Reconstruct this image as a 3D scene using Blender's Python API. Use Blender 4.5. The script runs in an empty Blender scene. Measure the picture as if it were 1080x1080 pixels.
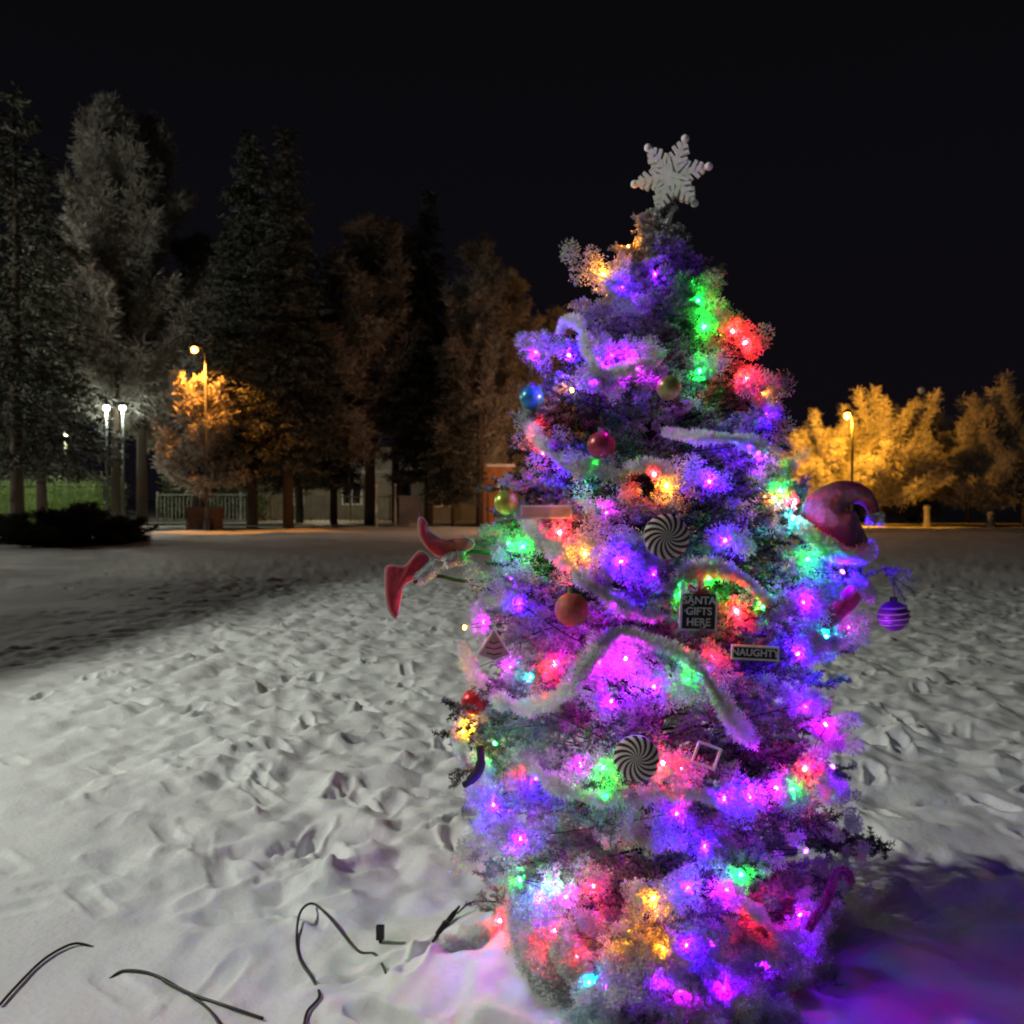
import bpy, math, random
import numpy as np
from mathutils import Vector, Matrix

# ------------------------------------------------------------------ camera, world, exposure
S = bpy.context.scene
COL = S.collection
R = math.radians
CAM = (0.0, 0.0, 1.5)
F, CX, HY = 950.0, 540.0, 525.0          # focal length in photo pixels, centre column, horizon row
cd = bpy.data.cameras.new('camera'); cam = bpy.data.objects.new('camera', cd); COL.objects.link(cam)
cam.location = CAM
cd.sensor_width = 36; cd.lens = 36 * F / 1080
cam.rotation_euler = (R(90) - math.atan(15 / F), 0, 0)
cd.dof.use_dof = True; cd.dof.focus_distance = 2.7; cd.dof.aperture_fstop = 4.6
cd.clip_start = 0.05; cd.clip_end = 2000
S.camera = cam
S.view_settings.view_transform = 'Standard'; S.view_settings.look = 'None'
S.view_settings.exposure = 0; S.view_settings.gamma = 1
S.cycles.use_denoising = True; S.cycles.filter_width = 2.0
S.cycles.sample_clamp_indirect = 2.0
S.cycles.sample_clamp_direct = 0
S.cycles.max_bounces = 7; S.cycles.diffuse_bounces = 4; S.cycles.glossy_bounces = 2
S.cycles.transmission_bounces = 5; S.cycles.transparent_max_bounces = 4

W = bpy.data.worlds.new('World'); S.world = W; W.use_nodes = True
nt = W.node_tree; bg = nt.nodes['Background']
tc = nt.nodes.new('ShaderNodeTexCoord'); sp = nt.nodes.new('ShaderNodeSeparateXYZ')
cr = nt.nodes.new('ShaderNodeValToRGB')
nt.links.new(tc.outputs['Generated'], sp.inputs[0]); nt.links.new(sp.outputs['Z'], cr.inputs[0])
cr.color_ramp.elements[0].position = 0.0; cr.color_ramp.elements[0].color = (0.0042, 0.0032, 0.0052, 1)
cr.color_ramp.elements[1].position = 0.5; cr.color_ramp.elements[1].color = (0.0026, 0.0027, 0.0036, 1)
nt.links.new(cr.outputs[0], bg.inputs[0]); bg.inputs[1].default_value = 1.0

def lamp(name, kind, loc, color, power, radius=0.1, parent=None):
    d = bpy.data.lights.new(name, kind); d.color = color; d.energy = power; d.shadow_soft_size = radius
    o = bpy.data.objects.new(name, d); COL.objects.link(o); o.location = loc
    if parent: o.parent = parent
    return o

FLOOD = (-9.0, 3.1, 7.0)
fl = lamp('assumed_flood_light', 'SPOT', FLOOD, (0.97, 1.0, 0.86), 2750, 0.10)  # floodlight assumed out of view on the left, lighting the snow
fl.data.spot_size = R(145); fl.data.spot_blend = 0.16
ad = Vector((math.cos(R(8)) * math.cos(R(16)), math.sin(R(8)) * math.cos(R(16)), math.sin(R(16))))
fl.rotation_euler = ad.to_track_quat('-Z', 'Y').to_euler()

rng = np.random.default_rng(7)
random.seed(7)

# ------------------------------------------------------------------ helpers
def tag(o, label=None, cat=None, group=None, kind=None):
    if label: o['label'] = label
    if cat: o['category'] = cat
    if group: o['group'] = group
    if kind: o['kind'] = kind
    return o

def empty(name, loc, label=None, cat=None, group=None, rz=0):
    o = bpy.data.objects.new(name, None); COL.objects.link(o)
    o.location = loc; o.rotation_euler = (0, 0, rz); o.empty_display_size = 0.1
    return tag(o, label, cat, group)

def link(name, me, parent=None, loc=None):
    o = bpy.data.objects.new(name, me); COL.objects.link(o)
    if parent: o.parent = parent
    if loc is not None: o.location = loc
    return o

def npmesh(name, V, Fq, mats, attr=None, smooth=False, midx=None):
    """V (n,3); Fq (m,k) with constant k; attr per-vertex float"""
    me = bpy.data.meshes.new(name)
    V = np.asarray(V, np.float32); Fq = np.asarray(Fq, np.int32)
    m, k = Fq.shape
    me.vertices.add(len(V)); me.vertices.foreach_set('co', V.ravel())
    me.loops.add(m * k); me.loops.foreach_set('vertex_index', Fq.ravel())
    me.polygons.add(m)
    me.polygons.foreach_set('loop_start', np.arange(0, m * k, k, dtype=np.int32))
    me.polygons.foreach_set('loop_total', np.full(m, k, np.int32))
    me.polygons.foreach_set('use_smooth', np.full(m, smooth, bool))
    if midx is not None: me.polygons.foreach_set('material_index', np.asarray(midx, np.int32))
    for mt in (mats if isinstance(mats, (list, tuple)) else [mats]): me.materials.append(mt)
    if attr is not None:
        a = me.attributes.new('frost', 'FLOAT', 'POINT'); a.data.foreach_set('value', np.asarray(attr, np.float32))
    me.update(calc_edges=True)
    return me

class MB:
    """collects quads and tris of one part"""
    def __init__(s): s.v = []; s.f = []; s.m = []; s.sm = []
    def add(s, vs, fs, mi=0, sm=False):
        b = len(s.v); s.v += [tuple(v) for v in vs]
        s.f += [tuple(b + i for i in f) for f in fs]; s.m += [mi] * len(fs); s.sm += [sm] * len(fs)
    def box(s, c, d, rz=0, mi=0, M=None):
        vs = []
        for sx, sy, sz in [(-1,-1,-1),(1,-1,-1),(1,1,-1),(-1,1,-1),(-1,-1,1),(1,-1,1),(1,1,1),(-1,1,1)]:
            p = Vector((sx*d[0]/2, sy*d[1]/2, sz*d[2]/2)); p.rotate(Matrix.Rotation(rz, 3, 'Z'))
            p = p + Vector(c)
            if M: p = M @ p
            vs.append(p)
        s.add(vs, [(3,2,1,0),(4,5,6,7),(0,1,5,4),(1,2,6,5),(2,3,7,6),(3,0,4,7)], mi)
    def tube(s, pts, rad, n=8, mi=0, cap=True, squash=1.0):
        pts = [Vector(p) for p in pts]
        if not isinstance(rad, (list, tuple)): rad = [rad] * len(pts)
        up = Vector((0, 0, 1)); vs = []; prev = None
        for i, p in enumerate(pts):
            t = (pts[min(i+1, len(pts)-1)] - pts[max(i-1, 0)]).normalized()
            if prev is None:
                a = t.cross(up)
                if a.length < 0.1: a = t.cross(Vector((1, 0, 0)))
                a.normalize()
            else:
                a = (prev - t * prev.dot(t)).normalized()
            prev = a; b = t.cross(a)
            for k in range(n):
                w = 2 * math.pi * k / n
                vs.append(p + a * math.cos(w) * rad[i] + b * math.sin(w) * rad[i] * squash)
        fs = [(i*n+k, i*n+(k+1) % n, (i+1)*n+(k+1) % n, (i+1)*n+k) for i in range(len(pts)-1) for k in range(n)]
        if cap: fs += [tuple(range(n-1, -1, -1)), tuple(range((len(pts)-1)*n, len(pts)*n))]
        s.add(vs, fs, mi, True)
    def lathe(s, prof, c=(0,0,0), n=24, mi=0):
        vs = [(c[0]+r*math.cos(2*math.pi*k/n), c[1]+r*math.sin(2*math.pi*k/n), c[2]+z) for r, z in prof for k in range(n)]
        fs = [(i*n+k, i*n+(k+1) % n, (i+1)*n+(k+1) % n, (i+1)*n+k) for i in range(len(prof)-1) for k in range(n)]
        s.add(vs, fs, mi, True)
    def ball(s, c, r, n=20, mi=0, sz=1.0):
        s.lathe([(r*math.sin(math.pi*i/(n//2)) + 1e-5, -r*sz*math.cos(math.pi*i/(n//2))) for i in range(n//2+1)], c, n, mi)
    def build(s, name, mats, parent=None, loc=None):
        me = bpy.data.meshes.new(name); me.from_pydata([tuple(v) for v in s.v], [], s.f)
        for m in (mats if isinstance(mats, (list, tuple)) else [mats]): me.materials.append(m)
        me.polygons.foreach_set('material_index', s.m); me.polygons.foreach_set('use_smooth', s.sm)
        me.update()
        return link(name, me, parent, loc)

def smooth_path(pts, n=8):
    P = [Vector(p) for p in pts]; out = []
    for i in range(len(P)-1):
        a = P[max(i-1, 0)]; b = P[i]; c = P[i+1]; d = P[min(i+2, len(P)-1)]
        for k in range(n):
            t = k / n
            out.append(0.5*((2*b) + (c-a)*t + (2*a-5*b+4*c-d)*t*t + (3*b-a-3*c+d)*t**3))
    out.append(P[-1]); return out

def hash2(ix, iy, seed):
    h = (ix.astype(np.int64) * 374761393 + iy.astype(np.int64) * 668265263 + seed * 974711) & 0xFFFFFFFF
    h = ((h ^ (h >> 13)) * 1274126177) & 0xFFFFFFFF
    return ((h ^ (h >> 16)) & 0xFFFF) / 65535.0
def vnoise(x, y, seed=0):
    ix = np.floor(x); iy = np.floor(y); fx = x - ix; fy = y - iy
    fx = fx*fx*(3-2*fx); fy = fy*fy*(3-2*fy); ix = ix.astype(np.int64); iy = iy.astype(np.int64)
    a = hash2(ix, iy, seed); b = hash2(ix+1, iy, seed); c = hash2(ix, iy+1, seed); d = hash2(ix+1, iy+1, seed)
    return (a*(1-fx)+b*fx)*(1-fy) + (c*(1-fx)+d*fx)*fy

# ------------------------------------------------------------------ materials
def mat(name, color, rough=0.6, emit=None, strength=0, metal=0.0, noise=None, bump=None, sheen=0, spec=0.5, coat=0):
    m = bpy.data.materials.new(name); m.use_nodes = True; t = m.node_tree; b = t.nodes['Principled BSDF']
    b.inputs['Base Color'].default_value = (*color, 1); b.inputs['Roughness'].default_value = rough
    b.inputs['Metallic'].default_value = metal; b.inputs['Specular IOR Level'].default_value = spec
    b.inputs['Coat Weight'].default_value = coat
    if sheen: b.inputs['Sheen Weight'].default_value = sheen
    if emit:
        b.inputs['Emission Color'].default_value = (*emit, 1); b.inputs['Emission Strength'].default_value = strength
    co = t.nodes.new('ShaderNodeTexCoord')
    if noise:
        sc, amt = noise
        n = t.nodes.new('ShaderNodeTexNoise'); n.inputs['Scale'].default_value = sc; n.inputs['Detail'].default_value = 6
        t.links.new(co.outputs['Object'], n.inputs['Vector'])
        mr = t.nodes.new('ShaderNodeMapRange'); mr.inputs['From Min'].default_value = 0.3; mr.inputs['From Max'].default_value = 0.7
        mr.inputs['To Min'].default_value = 1-amt; mr.inputs['To Max'].default_value = 1+amt*0.4
        t.links.new(n.outputs['Fac'], mr.inputs['Value'])
        mx = t.nodes.new('ShaderNodeVectorMath'); mx.operation = 'SCALE'; mx.inputs[0].default_value = color
        t.links.new(mr.outputs[0], mx.inputs['Scale']); t.links.new(mx.outputs[0], b.inputs['Base Color'])
    if bump:
        sc, st, dist = bump
        n = t.nodes.new('ShaderNodeTexNoise'); n.inputs['Scale'].default_value = sc; n.inputs['Detail'].default_value = 8
        t.links.new(co.outputs['Object'], n.inputs['Vector'])
        bp = t.nodes.new('ShaderNodeBump'); bp.inputs['Strength'].default_value = st; bp.inputs['Distance'].default_value = dist
        t.links.new(n.outputs['Fac'], bp.inputs['Height']); t.links.new(bp.outputs[0], b.inputs['Normal'])
    return m

def frost_mat(name, dark, white, translucent=0.25, rough=0.75):
    """needles or twigs under hoar frost: the per-vertex frost amount mixes the two real colours"""
    m = bpy.data.materials.new(name); m.use_nodes = True; t = m.node_tree; b = t.nodes['Principled BSDF']
    a = t.nodes.new('ShaderNodeAttribute'); a.attribute_name = 'frost'
    mx = t.nodes.new('ShaderNodeMix'); mx.data_type = 'RGBA'
    mx.inputs[6].default_value = (*dark, 1); mx.inputs[7].default_value = (*white, 1)
    t.links.new(a.outputs['Fac'], mx.inputs[0]); t.links.new(mx.outputs[2], b.inputs['Base Color'])
    b.inputs['Roughness'].default_value = rough; b.inputs['Specular IOR Level'].default_value = 0.2
    if translucent:
        tr = t.nodes.new('ShaderNodeBsdfTranslucent'); ms = t.nodes.new('ShaderNodeMixShader')
        ms.inputs[0].default_value = translucent
        t.links.new(mx.outputs[2], tr.inputs[0]); t.links.new(b.outputs[0], ms.inputs[1]); t.links.new(tr.outputs[0], ms.inputs[2])
        t.links.new(ms.outputs[0], t.nodes['Material Output'].inputs[0])
    return m

M_SNOW = mat('snow', (0.80, 0.81, 0.83), 0.65, noise=(1.3, 0.10), bump=(40, 0.4, 0.010), spec=0.25)
M_ROAD = mat('packed_road_snow', (0.55, 0.53, 0.5), 0.55, noise=(1.5, 0.3), bump=(9, 0.5, 0.03))
M_NEEDLE = frost_mat('frosted_needles', (0.014, 0.028, 0.015), (0.50, 0.52, 0.54), 0.2)
M_BARK = mat('bark', (0.07, 0.05, 0.035), 0.9, noise=(30, 0.5), bump=(40, 0.8, 0.02))
M_TINSEL = frost_mat('white_tinsel', (0.6, 0.6, 0.6), (0.9, 0.9, 0.9), 0.5)
M_SPRUCE = frost_mat('far_spruce_needles', (0.03, 0.035, 0.02), (0.30, 0.31, 0.29), 0.0)
M_HOAR = frost_mat('far_hoar_twigs', (0.14, 0.12, 0.09), (0.62, 0.60, 0.55), 0.0)
M_BLACK = mat('black_rubber', (0.012, 0.012, 0.013), 0.45, noise=(60, 0.3))
M_METAL = mat('grey_painted_steel', (0.10, 0.10, 0.10), 0.5, metal=0.3, noise=(20, 0.2))
M_WHITE = mat('white_paint', (0.78, 0.78, 0.76), 0.5, noise=(40, 0.08))
M_GLITTER = mat('glitter_white', (0.9, 0.9, 0.87), 0.5, bump=(420, 1.0, 0.004), spec=0.8)
M_SLATE = mat('chalk_black_paint', (0.012, 0.013, 0.016), 0.6, noise=(50, 0.3))
M_WOOD = mat('pale_wood', (0.55, 0.47, 0.36), 0.6, noise=(18, 0.25))
M_RED = mat('red_felt', (0.42, 0.012, 0.03), 0.85, noise=(45, 0.25), bump=(45, 0.7, 0.008), sheen=0.4)
M_PIPE = mat('pale_piping', (0.62, 0.42, 0.42), 0.8, noise=(60, 0.1))
M_DKRED = mat('dark_red_plush', (0.14, 0.007, 0.12), 0.9, noise=(35, 0.3), bump=(26, 0.9, 0.02), sheen=0.5)
M_STRIPE = mat('candy_stripe', (0.09, 0.006, 0.014), 0.35, noise=(60, 0.2))
M_GREENF = mat('green_felt', (0.007, 0.016, 0.010), 0.85, noise=(40, 0.3))

# ------------------------------------------------------------------ ground
TX, TY = 0.475, 3.05         # trunk foot of the decorated tree
n_r1, n_r2, n_a = 760, 150, 900
rad = np.concatenate([np.geomspace(0.6, 17, n_r1, endpoint=False), np.geomspace(17, 900, n_r2)])
ang_f = np.linspace(-R(37), R(37), n_a)
ang = np.concatenate([ang_f, np.linspace(R(37), R(323), 70)[1:-1]])   # from +Y, clockwise
RR, AA = np.meshgrid(rad, ang, indexing='ij')
GX = RR * np.sin(AA); GY = RR * np.cos(AA)
def base_h(x, y):
    d = np.hypot(x, y)
    near = np.clip(1 - (d - 14) / 14, 0.15, 1)
    h = (vnoise(x/3.1, y/3.1, 1) - .5) * 0.10 + (vnoise(x/1.1+9, y/1.1, 2) - .5) * 0.07
    trod = np.clip(vnoise(x/2.2+4, y/2.2+8, 5)*1.1 + np.clip((x/np.maximum(y,.5)+.30)*2.5, -.7, .3) + .12*np.clip(y-4,0,3), 0.10, 0.9)
    trod = trod * (1 - .8*np.exp(-(((x-1.5)/.75)**2 + ((y-3.0)/.55)**2)))
    cl = vnoise(x/.34, y/.34, 3); cl2 = vnoise(x/.15, y/.15+3, 4); cl3 = vnoise(x/.06, y/.06+3, 6)
    h += trod * (np.abs(cl - .5) * 0.10 + (cl2 - .5) * 0.06 + (vnoise(x/.09+2, y/.10, 14)-.5)*.022 + (cl3 - .5) * 0.014 + np.maximum(0, cl3*cl2 - .55)*.07) * near
    # low mounds heaped round the tree
    h += 0.10 * np.exp(-(((x+0.02)/.34)**2 + ((y-2.72)/.30)**2)) + 0.06 * np.exp(-(((x-TX)/.8)**2 + ((y-TY)/.7)**2))
    mw = np.exp(-(((x+0.02)/.5)**2 + ((y-2.7)/.4)**2)); h += mw*((vnoise(x/.13, y/.13, 41)-.5)*.05 + (vnoise(x/.05, y/.05, 42)-.5)*.018)
    h += 0.06 * np.exp(-(((x-1.7)/.6)**2 + ((y-3.9)/.3)**2))
    return h
GZ = base_h(GX, GY)
# footprints pressed into the snow
fr = np.random.default_rng(11)
prints = []
for _ in range(46):   # walking lines
    y0 = fr.uniform(2.6, 16); x0 = fr.uniform(-0.42, 0.55) * y0; th = fr.uniform(0, 2*math.pi)
    for k in range(fr.integers(4, 14)):
        s = (-1)**k * 0.11
        prints.append((x0 + math.cos(th)*.55*k - math.sin(th)*s, y0 + math.sin(th)*.55*k + math.cos(th)*s, th + fr.normal()*.15))
        th += fr.normal()*.12
for _ in range(330):  # milling about the tree
    a = fr.uniform(0, 2*math.pi); d = fr.uniform(.9, 5.5)
    prints.append((TX + math.cos(a)*d, TY + math.sin(a)*d*1.5, fr.uniform(0, 2*math.pi)))
for px_, py_, th in prints:
    d = math.hypot(px_, py_); az = math.atan2(px_, py_)
    if px_ > .7 and py_ < 3.6: continue
    if py_ < 1.7 or abs(az) > R(36) or d > 20: continue
    i0, i1 = np.searchsorted(rad, d-.3), np.searchsorted(rad, d+.3)
    j0, j1 = np.searchsorted(ang_f, az-.3/d), np.searchsorted(ang_f, az+.3/d)
    x = GX[i0:i1, j0:j1] - px_; y = GY[i0:i1, j0:j1] - py_
    u = x*math.cos(th) + y*math.sin(th); v = -x*math.sin(th) + y*math.cos(th)
    L, Wd = fr.uniform(.12, .155), fr.uniform(.045, .065)
    q = (np.abs(u)/L)**2 + (np.abs(v)/(Wd*(1-.25*np.cos(u/L*2))))**2 + (vnoise(x/.05+py_, y/.05, 77)-.5)*.5
    dep = fr.uniform(.012, .047) * (0.25 + 0.75*np.clip((px_/py_+.38)/.22, 0, 1) if py_ < 6 else .8)
    GZ[i0:i1, j0:j1] += -dep*np.clip(1.25-q, 0, 1)**.8 + dep*.3*np.exp(-((q-1.9)/.7)**2)
GZ = GZ * np.clip((900 - RR) / 800, 0, 1)
nr, na = GX.shape
idx = np.arange(nr*na).reshape(nr, na); nxt = np.roll(idx, -1, axis=1)
quads = np.stack([idx[:-1], idx[1:], nxt[1:], nxt[:-1]], -1).reshape(-1, 4)
V = np.stack([GX, GY, GZ], -1).reshape(-1, 3)
cidx = len(V); V = np.vstack([V, [[0, 0, 0]]])
me = npmesh('snow_ground', V, quads[:, ::-1], M_SNOW, smooth=True)
g = link('snow_ground', me); tag(g, kind='structure')
def gz(x, y):
    d = math.hypot(x, y); a = math.atan2(x, y)
    if abs(a) > R(36.8) or d > 800: return float(base_h(np.array([x]), np.array([y]))[0])
    i = min(max(np.searchsorted(rad, d)-1, 0), nr-2); j = min(max(np.searchsorted(ang_f, a)-1, 0), n_a-2)
    return float(GZ[i, j])
def ground_at(px, py):
    """ground point seen at a photo pixel"""
    k = (px-CX)/F; s = (HY-py)/F; z = 0
    for _ in range(12):
        Y = (z - 1.5)/s; z = gz(k*Y, Y)
    return Vector((k*Y, Y, z))
def at(px, py, Y): return Vector(((px-CX)/F*Y, Y, 1.5+(HY-py)/F*Y))
# patch under the camera foot closes the sheet
cap = MB(); ring = [tuple(V[i]) for i in idx[0]]
cap.add([(0, 0, 0.0)] + ring, [(0, 1+i, 1+(i+1) % na) for i in range(na)], 0, True)
o = cap.build('ground', M_SNOW); tag(o, kind='structure')

# road beyond the field on the right, path under the trees on the left
def strip(name, pts, w, z, m):
    vs = []; fs = []
    for i, p in enumerate(pts):
        a = Vector(pts[max(i-1, 0)]); b = Vector(pts[min(i+1, len(pts)-1)]); t = (b-a).normalized(); n_ = Vector((-t.y, t.x, 0))
        for s in (-1, 1): vs.append((p[0]+n_.x*w/2*s, p[1]+n_.y*w/2*s, z))
    for i in range(len(pts)-1): fs.append((2*i, 2*i+2, 2*i+3, 2*i+1))
    b = MB(); b.add(vs, fs); o = b.build(name, m); tag(o, kind='structure'); return o
strip('road', [(-60, 55, 0), (-20, 52, 0), (5, 50.5, 0), (60, 50, 0)], 7.0, 0.10, M_ROAD)
strip('path', [(-24, 38, 0), (-14, 44.5, 0), (-4, 48.5, 0)], 2.4, 0.09, M_ROAD)

# ------------------------------------------------------------------ ribbons (needles, twigs, tinsel) as one mesh per part
def strips(P0, P1, w0, w1, fr0, fr1, r):
    n = len(P0); D = P1 - P0
    s = np.cross(D, r.normal(size=(n, 3))); s /= (np.linalg.norm(s, axis=1, keepdims=True) + 1e-9)
    w0 = np.broadcast_to(np.asarray(w0), (n,))[:, None]; w1 = np.broadcast_to(np.asarray(w1), (n,))[:, None]
    V = np.stack([P0 - s*w0/2, P0 + s*w0/2, P1 + s*w1/2, P1 - s*w1/2], 1).reshape(-1, 3)
    Fq = np.arange(4*n).reshape(n, 4)
    fr0 = np.broadcast_to(fr0, (n,)); fr1 = np.broadcast_to(fr1, (n,))
    return V, Fq, np.stack([fr0, fr0, fr1, fr1], 1).ravel()
def join(parts):
    V = []; Fq = []; A = []; b = 0
    for v, f, a in parts: V.append(v); Fq.append(f + b); A.append(a); b += len(v)
    return np.vstack(V), np.vstack(Fq), np.concatenate(A)
def unit(v): return v / (np.linalg.norm(v, axis=-1, keepdims=True) + 1e-9)

# ------------------------------------------------------------------ the decorated tree
PROF = [(-0.1, .54), (.0, .59), (.10, .60), (.20, .58), (.27, .57), (.40, .63), (.60, .635), (.80, .62), (.95, .605), (1.26, .555), (1.45, .52), (1.58, .485),
        (1.80, .435), (1.95, .365), (2.05, .31), (2.21, .19), (2.30, .11), (2.38, .05), (2.45, .01)]
pz = [p[0] for p in PROF]; pr = [p[1] for p in PROF]
def RAD(z, az):
    """crown radius at a height and compass angle (0 = towards +X, -90 deg = towards the camera)"""
    r = np.interp(z, pz, pr)
    r = r * (1 + 0.07*np.sin(az*3 + z*7) + 0.05*np.sin(az*5 - z*11 + 1))
    r = r + 0.13*np.exp(-((az+0.12)/.35)**2 - ((z-1.17)/.16)**2)      # the bough that carries the hat
    r = r + 0.07*np.exp(-((az+0.10)/.35)**2 - ((z-.45)/.10)**2)
    return r
def surf(px, py, out=0.0):
    """point on the crown's front seen at a photo pixel"""
    best = None; bestm = 9
    for Y in np.arange(2.15, 3.4, 0.004):
        X = (px-CX)/F*Y; Z = 1.5+(HY-py)/F*Y
        az = math.atan2(Y-TY, X-TX); d = math.hypot(X-TX, Y-TY) - (RAD(Z, az) + out)
        if d <= 0: return Vector((X, Y, Z))
        if d < bestm: bestm = d; best = Vector((X, Y, Z))
    return best

tr = np.random.default_rng(3)
tw0 = []; tw1 = []; twf = []; bw0 = []; bw1 = []; bwr = []
def frostiness(p):
    n = float(vnoise(np.array([p[0]*6+p[2]*3]), np.array([p[2]*7+p[1]*4]), 21)[0])
    return min(1, max(0.08, 1.05*n**1.5 + (.35 if p[2] < .3 else 0) + (.45 if p[2] > 2.05 else 0)))
z = -0.02; whorl = 0
while z < 2.36:
    nb = 11 if z < 1.9 else (9 if z < 2.2 else 6)
    a0 = tr.uniform(0, 6.28)
    for b in range(nb):
        az = (a0 + b*2*math.pi/nb + tr.normal()*.14 + math.pi) % (2*math.pi) - math.pi
        zb = z + tr.normal()*.025
        rise = 0.05 if zb > .5 else -0.02
        L = float(RAD(max(zb+rise, 0), az)) * tr.uniform(.86, 1.02) * (.84 + .24*float(vnoise(np.array([az*2.6+zb*2+20]), np.array([zb*9.5]), 33)[0]))

        if z > 2.2: rise = .07
        front = math.sin(az) < 0.35
        o_ = np.array([TX, TY, max(zb - .06*L/.6, 0.03)]); d_ = np.array([math.cos(az), math.sin(az), 0])
        def bp(t): return o_ + d_*L*t + np.array([0, 0, rise*1.6*math.sin(t*1.8) - .07*(L/.6)*t*t + .06*L/.6*t])
        prev = bp(0)
        for k in range(1, 6):
            c = bp(k/5); bw0.append(prev); bw1.append(c); bwr.append(.006*(1-k/6.5)); prev = c
        step = .026 if front else .05
        t = max(.16, 1 - .34/L) if front else .4
        side = 1
        while t < 1.0:
            p = bp(t); t += step/L; side = -side
            gn = float(vnoise(np.array([az*2.6+p[2]*2+20]), np.array([p[2]*9.5]), 33)[0])
            if gn < .36 and p[2] > .62 and p[2] < 2.1 and tr.random() < .6: continue
            rem = L*(1-t)
            la = tr.uniform(.045, .085) + min(rem*.42, .13)
            pa = az + side*(R(52) + tr.normal()*.2)
            el = tr.normal()*.28 + .10
            dd = np.array([math.cos(pa)*math.cos(el), math.sin(pa)*math.cos(el), math.sin(el)])
            q = p + dd*la; f0 = frostiness(p)
            tw0.append(p); tw1.append(q); twf.append(f0)
            ns = int(la/.022)
            for k in range(ns):
                s0 = p + dd*la*((k+.6)/ns)
                pb = pa + (1 if k % 2 else -1)*R(48) + tr.normal()*.25; e2 = el + tr.normal()*.35 + .05
                l2 = tr.uniform(.022, .052)*(1.25 - .6*k/max(ns, 1))
                tw0.append(s0); tw1.append(s0 + np.array([math.cos(pb)*math.cos(e2), math.sin(pb)*math.cos(e2), math.sin(e2)])*l2)
                twf.append(f0)
        tw0.append(bp(.88)); tw1.append(bp(1.04)); twf.append(frostiness(bp(1)))
    z += .062 if z < 2.1 else .045
    whorl += 1
# leader shoots at the top
for k in range(16):
    zt = 2.14 + k*.013; az = tr.uniform(0, 6.28); p = np.array([TX, TY, zt]); e = R(40)
    l = .13 - k*.005; tw0.append(p); tw1.append(p + np.array([math.cos(az)*math.cos(e), math.sin(az)*math.cos(e), math.sin(e)])*l); twf.append(.9)
tw0.append(np.array([TX, TY, 2.2])); tw1.append(np.array([TX-.005, TY, 2.39])); twf.append(.9)
# the long bare twig on the right that holds the striped bauble
BT = [at(900, 625, 2.95), at(915, 606, 2.9), at(935, 600, 2.88), at(945, 615, 2.88)]
for a, b in zip(BT[:-1], BT[1:]): tw0.append(np.array(a)); tw1.append(np.array(b)); twf.append(.35)
for q in [(962, 604), (968, 615), (966, 627), (955, 633)]:
    tw0.append(np.array(BT[2])); tw1.append(np.array(at(q[0], q[1], 2.87))); twf.append(1.0)
tw0 = np.array(tw0); tw1 = np.array(tw1); twf = np.array(twf)
tl = np.linalg.norm(tw1-tw0, axis=1)
az_ = np.arctan2(tw0[:, 1]-TY, tw0[:, 0]-TX); back = np.sin(az_) > .4
cnt = np.clip(tl * np.where(back, 320, 780), 4, 200).astype(int)
ti = np.repeat(np.arange(len(tw0)), cnt); N = len(ti)
t = tr.random(N)**.9
ax = unit(tw1-tw0)[ti]; P = tw0[ti] + (tw1-tw0)[ti]*t[:, None]
rd = tr.normal(size=(N, 3)); rd = unit(rd - ax*(rd*ax).sum(1, keepdims=True))
dirn = unit(ax*tr.uniform(.35, 1.0, (N, 1)) + rd)
ln = tr.uniform(.008, .0175, N) * (1.15 - .35*t)
Q = P + dirn*ln[:, None]
fz = np.clip(twf[ti] + dirn[:, 2]*.22 + tr.normal(size=N)*.13, 0.02, 1)
wn = np.where(back[ti], .0048, .0034)
needles = strips(P, Q, wn*.8, wn, fz*.75, np.clip(fz*1.1, 0, 1), tr)
twigs = strips(tw0, tw1, .006, .003, twf*.6, twf*.8, tr)
twigs2 = strips(tw0, tw1, .006, .003, twf*.6, twf*.8, tr)
print('needles', N, 'twigs', len(tw0))
xm = empty('christmas_tree', (TX, TY, 0), 'small frosted spruce wound with coloured lights and white tinsel, standing in the snow', 'christmas tree')
Vn, Fn, An = join([needles, twigs, twigs2])
o = link('foliage', npmesh('foliage', Vn - np.array([TX, TY, 0]), Fn, M_NEEDLE, An), xm)
b = MB(); b.tube([(0, 0, -.1), (0, 0, .6), (0, 0, 1.5), (-.003, 0, 2.4)], [.045, .036, .02, .004], 10)
b.build('trunk', M_BARK, xm)
b = MB()
for p, q, r_ in zip(bw0, bw1, bwr): b.tube([p-np.array([TX, TY, 0]), q-np.array([TX, TY, 0])], r_, 5, cap=False)
b.build('branches', mat('dark_twig_bark', (.03, .024, .018), .9, noise=(30, .5)), xm)

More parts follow.
